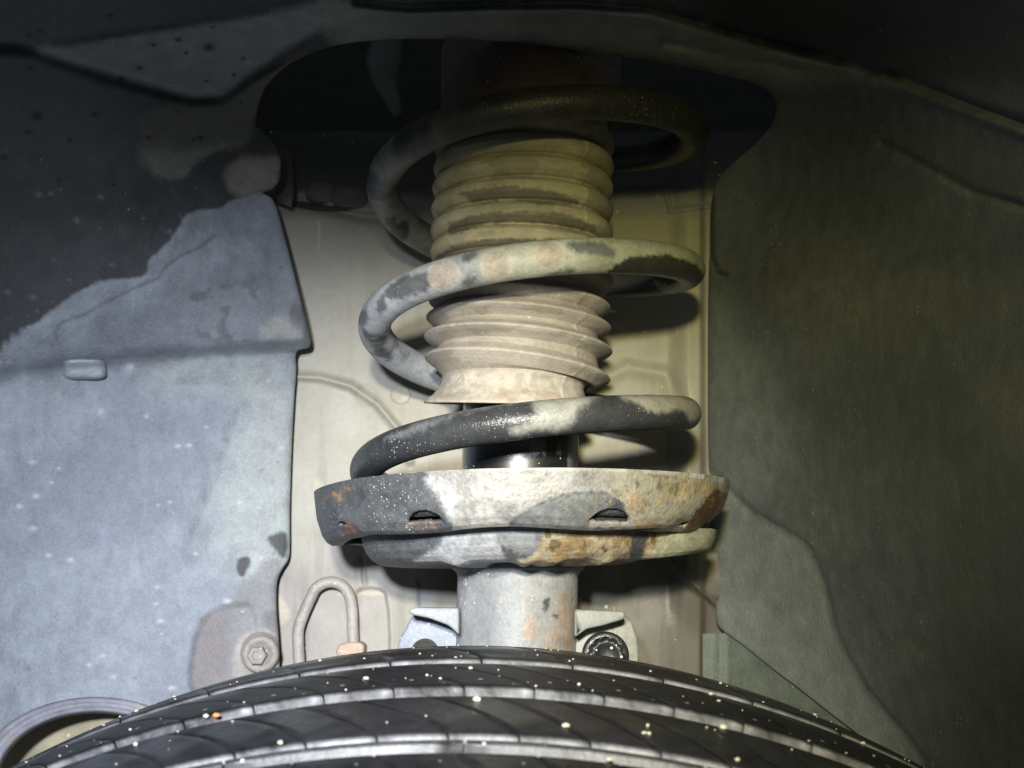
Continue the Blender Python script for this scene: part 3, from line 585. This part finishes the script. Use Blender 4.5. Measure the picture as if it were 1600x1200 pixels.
# spring seat: upper dish with pressed drain slots along its lower flange
def seat_colour(V):
    u, v = proj(V); fr = V[:, 1] < 15; w2 = (fbm(V, 8, 31, 5)-.5)*22; w3 = (fbm(V, 3, 35, 4)-.5)*10; rg = .35+.65*sstep(fbm(V, 2.6, 201, 5), .42, .58)
    c = np.tile(np.array([.075, .078, .088]), (len(V), 1))*(.8+.4*fbm(V, 10, 3, 4))[:, None]; wet = np.full(len(V), .15)
    LT = [(668,735),(690,757),(676,760),(690,785),(706,810),(712,835),(790,835),(800,812),(840,788),(880,772),(950,770),(975,790),(1000,840),(1140,840),(1140,730)]
    l = poly(u, v, LT, 3, w2*.2)*fr
    tone = mixc(np.tile(np.array([.255, .247, .245]), (len(V), 1)), (.27, .26, .205), sstep(u, 900, 1010)); tone *= (.8+.4*fbm(V, 9, 13, 5))[:, None]
    c = c*(1-l[:, None])+tone*l[:, None]
    c = mixc(c, (.40, .405, .43), poly(u, v, [(666,748),(700,756),(712,790),(704,818),(690,786)], 7, w2*.5)*.8*fr)
    c = mixc(c, (.14, .145, .152), poly(u, v, [(790,836),(806,812),(842,790),(880,774),(948,770),(958,790),(940,812),(925,836)], 4, w2*.3)*fr*.95)
    c = mixc(c, (.31, .19, .10), poly(u, v, [(976,778),(1000,772),(1006,794),(984,800)], 8, w3*1.2)*.8*rg*fr)
    c = mixc(c, (.32, .23, .11), poly(u, v, [(1030,746),(1110,752),(1120,770),(1075,780),(1040,772)], 9, w2)*.8*rg*fr)
    c = mixc(c, (.31, .21, .10), rg*poly(u, v, [(1036,770),(1044,768),(1034,792),(1028,790)], 3, w3)*.7*fr)
    c = mixc(c, (.26, .165, .08), rg*poly(u, v, [(990,812),(1030,814),(1035,826),(985,826)], 4, w3)*.8*fr)
    c = mixc(c, (.085, .045, .018), poly(u, v, [(1122,764),(1132,776),(1118,806),(1096,832),(1066,832),(1082,808),(1094,790),(1110,772)], 3.5, w3*.7)*fr)
    c = mixc(c, (.30, .29, .27), poly(u, v, [(926,812),(985,808),(992,823),(922,824)], 3, w3)*.8*fr)
    c = mixc(c, (.16, .12, .07), sstep(fbm(V, 2.2, 203, 4), .60, .70)*poly(u, v, [(900,735),(1140,745),(1140,840),(940,840)], 30)*.7*fr)
    c *= (.72+.56*fbm(V, 1.6, 113, 3))[:, None]
    c = mixc(c, (.30, .17, .07), rg*poly(u, v, [(508,776),(540,764),(552,764),(534,772),(532,790),(524,778)], 3, w3)*.85*fr)
    c = mixc(c, (.28, .10, .045), rg*poly(u, v, [(538,818),(548,816),(560,824),(555,832),(540,830)], 3, w3)*.8*fr)
    c = mixc(c, (.26, .17, .13), rg*poly(u, v, [(634,814),(652,818),(676,816),(680,827),(636,827)], 3, w3)*.6*fr)
    return c, wet
HOLES = [(-147.0, 5.0, 5.0), (-115.5, 5.8, 6.0), (-65.7, 6.8, 6.6), (-34.5, 5.5, 4.5)]        # angle, half width (deg), height (mm)
def seat_r(r, z, t):
    d = np.degrees(t); d = (d+180) % 360-180
    r = r+np.where(np.cos(t) > 0, 1, 0)*2.2*np.cos(t)**6*sstep(z, 26, 47)-np.where(np.cos(t) > 0, 1, 0)*4.5*np.cos(t)**6*sstep(-z, -38, -26)
    for a_, w_, h_ in HOLES:
        lip = np.exp(-((d-a_)/(w_*1.15))**4)*sstep(-z, -(27+h_+1.5), -27)
        r = r-2.2*lip
    return r
def seat_z(r, z, t):
    d = np.degrees(t); d = (d+180) % 360-180
    return z+0.25*np.sin(3*t+1)+0.020*r*np.cos(t)-.8*np.clip(-np.cos(t)-.75, 0, 1)*4+0.7*np.sin(7*t+.6)*sstep(-z, -34, -26)
outer = dense([(86.0, 47.2), (85.6, 44), (84.3, 36), (82.0, 30), (79.8, 27.2), (77.5, 26.0), (73, 26.2)], .4)
V, f = lathe(outer, 1300, rf=seat_r, zf=seat_z)
cut = []
ang = np.degrees(np.arctan2(V[:, 1], V[:, 0]-axis_x(V[:, 2]))); hole = np.zeros(len(V), bool)
for a_, w_, h_ in HOLES[1:3]:
    x = (ang-a_)/(w_*0.95); top = 27.4+h_*0.95*np.sqrt(np.clip(1-x*x, 0, 1)); hole |= (np.abs(x) < 1) & (V[:, 2] < top) & (V[:, 2] > 28.2)
for a_, w_, h_ in (HOLES[0], HOLES[3]):
    x = (ang-a_)/(w_*0.5); hole |= (np.abs(x) < 1) & (V[:, 2] < 29.3+h_*0.3*np.sqrt(np.clip(1-x*x, 0, 1))) & (V[:, 2] > 28.6)
f = [q for q in f if not (hole[q[0]] and hole[q[2]])]
c, wet = seat_colour(V)
edge = sstep(V[:, 2], 46.2, 47); c = mixc(c, (.40, .39, .37), edge*sstep(fbm(V, 6, 2, 3), .3, .55)*.8)
seat = mesh('spring_seat', V, f, M_seat, strut, col=c, wet=wet, smooth=True)
sm = seat.modifiers.new('solid', 'SOLIDIFY'); sm.thickness = 0.0022; sm.offset = 1
# bowl floor inside the dish
V, f = lathe(dense([(83.5, 45), (80, 33), (76, 31), (60, 33), (45, 31), (26, 32), (24.8, 34)], 2), 160)
mesh('seat_bowl', V, f, M_seat, seat, col=np.tile([.07, .07, .075], (len(V), 1))*(.7+.6*fbm(V, 9, 3))[:, None], wet=np.zeros(len(V)))
# lower reinforcement plate
def low_r(r, z, t):
    d = (np.degrees(t)+180) % 360-180
    tail = np.exp(-((d+8)/20.0)**4)*19.0*sstep(z, 12, 16); left = np.exp(-((d+172)/34.0)**4)*2
    return r+tail+left
def low_z(r, z, t):
    d = (np.degrees(t)+180) % 360-180; zz = z+.018*r*np.cos(t)
    zz = zz+2.6*np.exp(-((d+2)/22.0)**4)*sstep(-z, -20, -16)
    for a_ in (-116, -87, -76, -52): zz = zz-1.9*np.exp(-((d-a_)/4.5)**2)*sstep(-z, -18, -15.5)
    return zz
lp = dense([(63.8, 27.4), (63.0, 24), (61.2, 20.4), (58.6, 17.6), (55.5, 15.9), (51.5, 15.2), (40, 15.2), (25.4, 15.6)], .5)
V, f = lathe(lp, 1000, rf=low_r, zf=low_z); u, v = proj(V); w2 = (fbm(V, 7, 61, 5)-.5)*20; w3 = (fbm(V, 3, 65, 4)-.5)*10; fr = V[:, 1] < 20
c = np.tile(np.array([.08, .083, .093]), (len(V), 1))*(.8+.4*fbm(V, 9, 3))[:, None]
c = mixc(c, (.29, .295, .325), poly(u, v, [(694,822),(770,822),(775,845),(790,880),(650,880),(686,852)], 5, w2*.4)*.95*fr)
c = mixc(c, (.17, .175, .19), poly(u, v, [(780,822),(862,822),(858,850),(845,868),(800,862),(780,845)], 4, w2*.3)*fr)
RU = poly(u, v, [(856,822),(1030,820),(1034,870),(800,880),(840,862)], 4, w2*.5)*fr
rc = mixc(np.tile(np.array([.33, .28, .20]), (len(V), 1)), (.23, .155, .075), sstep(fbm(V, 4.5, 81, 5), .46, .60)*.85); rc = mixc(rc, (.09, .07, .04), sstep(fbm(V, 3.5, 85, 5), .56, .64)*.85)
c = c*(1-RU[:, None])+rc*RU[:, None]
c = mixc(c, (.07, .07, .075), poly(u, v, [(990,840),(1004,826),(1014,830),(1008,852),(1000,880),(985,872)], 3, w3)*fr)
c = mixc(c, (.22, .22, .15), poly(u, v, [(1036,815),(1110,815),(1110,880),(1032,880)], 2)*fr*(.75+.25*fbm(V, 5, 4)))
lowp = mesh('reinforcement_plate', V, f, M_seat, strut, col=c*(.72+.56*fbm(V, 1.6, 113, 3))[:, None], wet=np.full(len(V), .15))
so = lowp.modifiers.new('solid', 'SOLIDIFY'); so.thickness = 0.002; so.offset = 1

# clevis ears
def ear_col(base):
    return lambda V: np.array(base)*(.82+.36*fbm(V, 9, 3, 4))[:, None]
el = prism('mounting_ear', [(650,958),(716,958),(716,1100),(622,1100),(621,1012),(623,1000),(634,982),(642,964)], -4, 8, M_body, strut, ear_col((.22, .24, .31)), 1.2)
prism('ear_flange', [(638,951),(650,949),(717,950),(717,992),(708,984),(700,977),(670,966),(640,960)], -26, 6, M_body, el, ear_col((.25, .26, .29)), 1.0)
er = prism('mounting_ear', [(898,960),(978,962),(988,972),(996,996),(998,1020),(1000,1100),(898,1100)], -6, 10, M_body, strut, ear_col((.24, .24, .215)), 1.2)
prism('ear_flange', [(898,952),(930,953),(976,955),(977,963),(974,968),(940,978),(916,983),(904,992),(898,996)], -26, 6, M_body, er, ear_col((.22, .225, .21)), 1.0)
hc_ = unproj(664, 1020, -4.6); V, f = disc_lathe(hc_, [(5.8, 4), (5.8, -.2), (4.6, -.2), (4.4, .3), (4.2, .4), (.01, .4)]); mesh('bolt_hole', V, f, M_dark, el)
bc2 = unproj(946, 1024, -8)
bolt = empty('strut_bolt', bc2, 'black ribbed bolt head on the right ear of the strut bracket', 'bolt')
V, f = disc_lathe(bc2, [(9.6, 2), (9.6, -.6), (8.8, -1.2), (7.6, -1.3)]); mesh('collar', V, f, M_black, bolt)
t = np.linspace(0, 2*np.pi, 144, endpoint=False)
pr = [(7.4, -1.0), (7.2, -7), (6.6, -8.4), (5.2, -9), (4.6, -8.0), (.01, -8.0)]
rr = np.array([p[0] for p in pr])[:, None]*(1+.055*np.cos(12*t)[None]*np.array([1, 1, .8, .4, 0, 0])[:, None])
V = np.stack([bc2[0]+rr*np.cos(t), bc2[1]+np.array([p[1] for p in pr])[:, None]+0*t, bc2[2]+rr*np.sin(t)], -1).reshape(-1, 3)
mesh('bolt_head', V, grid_faces(6, 144, True), M_black, bolt)

# ------------------------------------------------------------------ dust boot
# (height on the axis, crest radius, valley radius below, tilt, tilt-compression) measured rib by rib
def zpx(v): return DIST*math.tan(PITCH+math.atan((600-v)/F))      # height on the axis from a photograph row
bz = []; zb = zpx(632)
def add(z, r, tilt): bz.append((z, r, tilt, float(np.clip((zb+13-z)/10, 0, 1))*.13))
add(zpx(190), 36, 0); add(zpx(215), 37, 0)
for v0, tl in ((232, 0), (265, 0), (298, .005), (332, .018), (367, .02), (402, .03), (438, .04)):     # rounded upper lobes
    for dz, r in ((4.75, 35.6), (4.0, 37.4), (2.3, 39.1), (0, 39.8), (-2.3, 39.1), (-4.0, 37.2), (-4.75, 35.4)): add(zpx(v0)+dz*.98, r, tl)
for v0, r, tl in ((477, 39.4, .045), (506, 40.0, .065), (539, 40.6, .085), (577, 39.8, .125)):        # sharp lower ribs
    for dz, q in ((3.9, 34.8), (2.9, 36.0), (1.1, r-1.0), (.45, r-.25), (0, r), (-.5, r-.3), (-1.4, r-1.5), (-3.2, 35.2), (-3.9, 34.0)): add(zpx(v0)+dz, q, tl)
zb = zpx(632)
for dz, r, tl in ((10.8, 31.4, .05), (8.6, 30.6, .03), (6.4, 31.2, .015), (4.2, 32.6, 0), (2.2, 34.2, .03), (1.0, 35.2, .035), (.2, 35.8, .035), (-.5, 35.4, .035), (.2, 34, .035), (2, 31, .03), (4, 27, .03)): add(zb+dz, r, tl)
B = np.array(bz, float); B = resample(B*np.array([1, 1, 100, 100]), 620)*np.array([1, 1, .01, .01])
NB = 260; t = np.linspace(0, 2*np.pi, NB, endpoint=False)[None]
r = B[:, 1:2]*(1+.004*np.sin(3*t+B[:, :1]*.1)); z = B[:, :1]+B[:, 3:4]*r*np.sin(t)-B[:, 2:3]*r*np.cos(t)+.25*np.sin(2*t+B[:, :1]*.05)
# moulding seam
seam = np.exp(-(((np.degrees(t)+47+180) % 360-180)/1.1)**2); r = r+.45*seam
X = 2.0-32*B[:, 3:4]+.030*(B[:, :1]-84)+r*np.cos(t)
V = np.stack([X, r*np.sin(t), z], -1).reshape(-1, 3); u, v = proj(V); w2 = (fbm(V, 6, 61, 5)-.5)*16
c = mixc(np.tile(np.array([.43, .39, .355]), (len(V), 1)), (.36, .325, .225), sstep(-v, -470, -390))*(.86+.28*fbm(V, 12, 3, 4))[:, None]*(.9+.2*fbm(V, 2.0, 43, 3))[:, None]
rr_ = r.ravel(); slope = np.gradient(B[:, 1])/np.gradient(B[:, 0]); sl = np.repeat(slope, NB)
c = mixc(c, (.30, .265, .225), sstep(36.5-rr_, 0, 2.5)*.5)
pat = sstep(fbm(np.stack([V[:, 0]*.45, V[:, 1]*.45, V[:, 2]*1.3], -1), 9, 21, 4), .50, .56)
c = mixc(c, (.24, .22, .165), pat*sstep(-v, -440, -380)*.6)
c = mixc(c, (.28, .25, .215), pat*sstep(v, 440, 480)*sstep(sl, .1, .6)*.7)
for P in ([(720,300),(790,290),(870,300),(905,318),(860,322),(800,312),(740,318)], [(700,352),(760,332),(860,332),(925,350),(930,362),(850,350),(760,350),(710,368)], [(680,402),(720,380),(800,372),(880,376),(900,385),(800,392),(720,404),(690,415)]):
    c = mixc(c, (.12, .112, .085), poly(u, v, P, 3, w2*.5)*.85)
c = mixc(c, (.52, .47, .42), sstep(-V[:, 2], -(zb+11), -(zb+8))*sstep(fbm(V, 3, 44, 4), .35, .6)*.7)
c = mixc(c, (.34, .22, .12), sstep(-V[:, 2], -(zb+1.8), -(zb+.6))*sstep(fbm(V, 4, 46, 3), .45, .6)*.3)
boot = mesh('dust_boot', V, grid_faces(len(B), NB, True), M_boot, col=c)
tag(boot, 'beige dusty ribbed rubber boot inside the coil spring', 'dust boot')
# top mount
mt = empty('top_mount', (9, 0, 300), 'dark brown rubber top mount fading into the shadowed tower', 'strut mount')
def lathe2(prof, n, cx): 
    t = np.linspace(0, 2*np.pi, n, endpoint=False)[None]; q = np.array(prof, float); return np.stack([cx+q[:, :1]*np.cos(t), q[:, :1]*np.sin(t), q[:, 1:]+0*t], -1).reshape(-1, 3), grid_faces(len(q), n, True)
V, f = lathe2(dense([(20, zpx(192)), (38.5, zpx(192)), (40, zpx(188)), (40, zpx(80)), (37, zpx(76))], 1.2), 120, 8.5); mesh('rubber_bush', V, f, M_boot, mt, col=np.tile([.085, .065, .055], (len(V), 1))*(.6+.8*fbm(V, 9, 4))[:, None])
V, f = lathe2(dense([(37, 258), (54, 257), (57, 259), (56, 268), (50, 274), (30, 274)], 1.5), 140, 10); mesh('mount_plate', V, f, M_boot, mt, col=np.tile([.05, .045, .04], (len(V), 1))*(.6+.8*fbm(V, 9, 4))[:, None])

# ------------------------------------------------------------------ brake pipe with clip
pp = smooth_path([(470,1200),(469,1060),(467,1010),(467,985),(474,962),(486,935),(494,920),(508,911),(524,910),(538,917),(547,932),(551,955),(552,985),(553,1012),(553,1080)], 160)
P3 = unproj(pp[:, 0], pp[:, 1], 84.0-3*sstep(pp[:, 1], 900, 1040)*0); P3[:, 1] -= 1.5
V, f = sweep(P3, 2.75, 18); pipe = mesh('brake_pipe', V, f, M_body, col=np.tile([.31, .285, .27], (len(V), 1))*(.85+.3*fbm(V, 8, 2))[:, None])
tag(pipe, 'looped dusty brake pipe on the body panel at lower left of the strut', 'brake pipe')
prism('pipe_clip', [(530,1006),(545,1003),(562,1003),(569,1008),(568,1022),(560,1030),(528,1030),(524,1018)], 76, 90, M_body, pipe, ear_col((.38, .29, .23)), 1.2)

# ------------------------------------------------------------------ wheel: tyre with tread blocks
WX, RT = -14.5, 318.0
def crown(y): return -0.00066*(y+78)**2-0.0*(y+78) - np.where(y > -78, .012*(y+78)**2, 0)
TOP = -15.5
WC = np.array([WX, 0, TOP-RT])
wheel = empty('wheel', (WX, -150, TOP-RT), 'black tyre with wet grooved tread and pale grit in front of the strut', 'wheel')
wheel.location = Vector((WX, -150, TOP-RT))*S
def tyre_pt(y, a, dr=0.0):
    R = RT+crown(y)+dr
    return np.stack([WX+R*np.sin(a), y+0*a, TOP-RT+R*np.cos(a)], -1)
# carcass (groove floor)
ys = np.r_[np.linspace(-52, -60, 5), np.linspace(-62, -300, 90)]; an = np.radians(np.linspace(-62, 62, 260))
Yg, Ag = np.meshgrid(ys, an, indexing='ij'); drop = -8.0-np.clip(Yg+62, 0, 12)*2.6
Vt = tyre_pt(Yg, Ag, drop)
nn = Vt.reshape(-1, 3); cc = np.tile(np.array([.030, .030, .033]), (len(nn), 1)); cc = mixc(cc, (.16, .16, .16), sstep(fbm(nn, 10, 3, 4), .5, .65)*.6)
tyre = mesh('tyre', nn, grid_faces(len(ys), len(an)), M_rubber, wheel, col=cc, wet=np.full(len(nn), .3))
RIBS = [(-66, -78, 20.0, 6.0, 0.3), (-80, -133, 29.0, 20.0, 0.35), (-145, -183, 20.0, 34.0, 1.0), (-196, -231, 18.0, 26.0, 1.0), (-236.5, -238, 60.0, 0.0, 1.0), (-245, -300, 20.0, 24.0, .4)]
for ri, (y0, y1, pitch, skew, sl_w) in enumerate(RIBS):
    nst = 14; na = 9; gap = .32; da = pitch/RT
    me0 = None
    nblocks = int(math.radians(96)/da)
    for b in range(nblocks):
        if True:
            if me0 is None:
                yy = np.linspace(y0, y1, nst)
                # top surface plus skirts down into the groove, slanted groove walls
                rows = []
                T_ = np.linspace(0, 1, na)
                def row(y, dr, inset):
                    frac = (y-y0)/(y1-y0); sh_ = skew*(frac-.5)/RT+0.10*skew/RT*math.sin(frac*3)
                    wv = (pitch/2-gap-inset)/RT
                    a_ = (T_*2-1)*wv+sh_
                    return tyre_pt(np.full(na, float(y)), a_, dr)
                wq = 2.6 if ri != 4 else .5
                rows.append(row(y0+wq, -8.5, -.2)); rows.append(row(y0+min(.5, wq*.5), -1.0, 0)); rows.append(row(y0-.3, -.15, .15))
                for y in yy[1:-1]: rows.append(row(y, 0, .1))
                rows.append(row(y1+.3, -.15, .2)); rows.append(row(y1-min(.5, wq*.5), -1.0, 0)); rows.append(row(y1-wq, -8.5, -.2))
                G = np.array(rows); nr = len(G)
                # side skirts
                ls = G[:, :1].copy(); rs = G[:, -1:].copy()
                for e_ in (ls, rs):
                    d_ = e_[:, 0]-np.array([WX, 0, TOP-RT]); d_[:, 1] = 0; d_ /= np.linalg.norm(d_, axis=1)[:, None]; e_[:, 0] -= d_*6
                G = np.concatenate([ls, G, rs], 1); nc = na+2
                Vb = G.reshape(-1, 3); fb = grid_faces(nr, nc)
                cb = np.tile(np.array([.013, .013, .015]), (len(Vb), 1))
                # groove walls paler than the tread, most on the camera side
                wall = np.zeros((nr, nc)); wall[:2, 1:-1] = .4; wall[-2:, 1:-1] = 1.0
                wl = wall.ravel()*sstep(fbm(Vb, 4, 7+ri, 3), .1, .45); cb = mixc(cb, (.30, .30, .32), wl*(0, .5, .6, .5, .25, .1)[ri])
                wb = sstep(fbm(Vb, 16, 4+ri, 3), .35, .65)*.8
                me0 = mesh('tread_block', Vb-WC, fb, M_rubber, None, col=cb, wet=wb*(1-wl))
                me0.parent = tyre; me0.location = (0, .150, 0)      # turns about the axle
                proto = me0
            o = proto if b == 0 else proto.copy()
            if b: COL.objects.link(o)
            o.rotation_euler = (0, -math.radians(48)+da*(b+.5*(ri % 2)), 0)
# ------------------------------------------------------------------ grit on the tyre
def gem(c, r, seed):
    bm = bmesh.new(); bmesh.ops.create_icosphere(bm, subdivisions=1, radius=r); rd = random.Random(seed)
    sc_ = (rd.uniform(.8, 1.3), rd.uniform(.8, 1.2), rd.uniform(.6, .9))
    V = [[v.co.x*sc_[0]+rd.uniform(-.12, .12)*r, v.co.y*sc_[1]+rd.uniform(-.12, .12)*r, v.co.z*sc_[2]] for v in bm.verts]; bm.verts.ensure_lookup_table()
    Fc = [[v.index for v in f.verts] for f in bm.faces]; bm.free()
    return np.array(V)+np.array(c), Fc
RANGE = [(-67, -76), (-82, -132), (-146, -182), (-197, -230), (-250, -290)]
VV, FF = [], []
for k in range(170):
    y0, y1 = random.choice(RANGE[:4]+RANGE[1:3]); y = random.uniform(y1, y0); a_ = math.radians(random.uniform(-36, 36)); r = random.choice([.25, .3, .35, .45, .6])*random.uniform(.7, 1.1)
    q = tyre_pt(np.array([y]), np.array([a_]), r*.3)[0]; V, f = gem(q, r, k); n0 = sum(len(x) for x in VV); VV.append(V); FF += [[i+n0 for i in ff] for ff in f]
gr = mesh('sand_grains', np.vstack(VV), FF, M_grit, smooth=False); tag(gr, 'fine pale sand grains scattered over the tyre tread', None, None, 'stuff')
def ray_tyre(u, v):
    """where the sight line through a photograph pixel meets the tread"""
    for Y in np.linspace(-300, -70, 1600):
        p = unproj(u, v, Y); R = math.hypot(p[0]-WX, p[2]-(TOP-RT))
        if R <= RT+crown(np.array([Y]))[0]: return p
    return None
GR = [(745,1094,.95,'grit crumb on the tyre straight below the strut body, just under the middle groove'), (1130,1138,1.25,'largest pale grit crumb, on the right half of the tyre tread'),
      (884,1135,.9,'grit crumb on the tyre between the two lower grooves, below the right bracket ear'), (1014,1147,.7,'small crumb on the tyre tread right of the bracket bolt'),
      (572,1061,.85,'grit crumb on the upper tread rib between brake pipe and left bracket ear'), (322,1120,.8,'pale crumb touching the orange one on the left of the tyre'),
      (1192,1070,.8,'crumb on the tyre edge below the splash shield'), (1348,1162,.8,'rightmost grit crumb, low on the right shoulder of the tyre'),
      (952,1188,.9,'grit crumb at the bottom edge of the tyre, right of the strut'), (212,1164,.75,'leftmost grit crumb on the tyre by the round opening'),
      (1152,1188,.7,'grit crumb at the bottom edge of the tyre under the largest one')]
for i, (u, v, r, lab) in enumerate(GR):
    p = ray_tyre(u, v)
    if p is None: continue
    V, f = gem((0, 0, 0), r, 900+i); o = mesh('grit_crumb', V, f, M_grit, smooth=False); o.location = Vector(p+np.array([0, 0, r*.3]))*S
    tag(o, lab, 'grit', 'pale grit crumbs on the tyre tread')
p = ray_tyre(338, 1119); V, f = gem((0, 0, 0), .95, 77); o = mesh('grit_crumb', V, f, M_grit_orange, smooth=False); o.location = Vector(p+np.array([0, 0, .3]))*S
tag(o, 'single orange grit crumb on the tyre tread', 'grit')
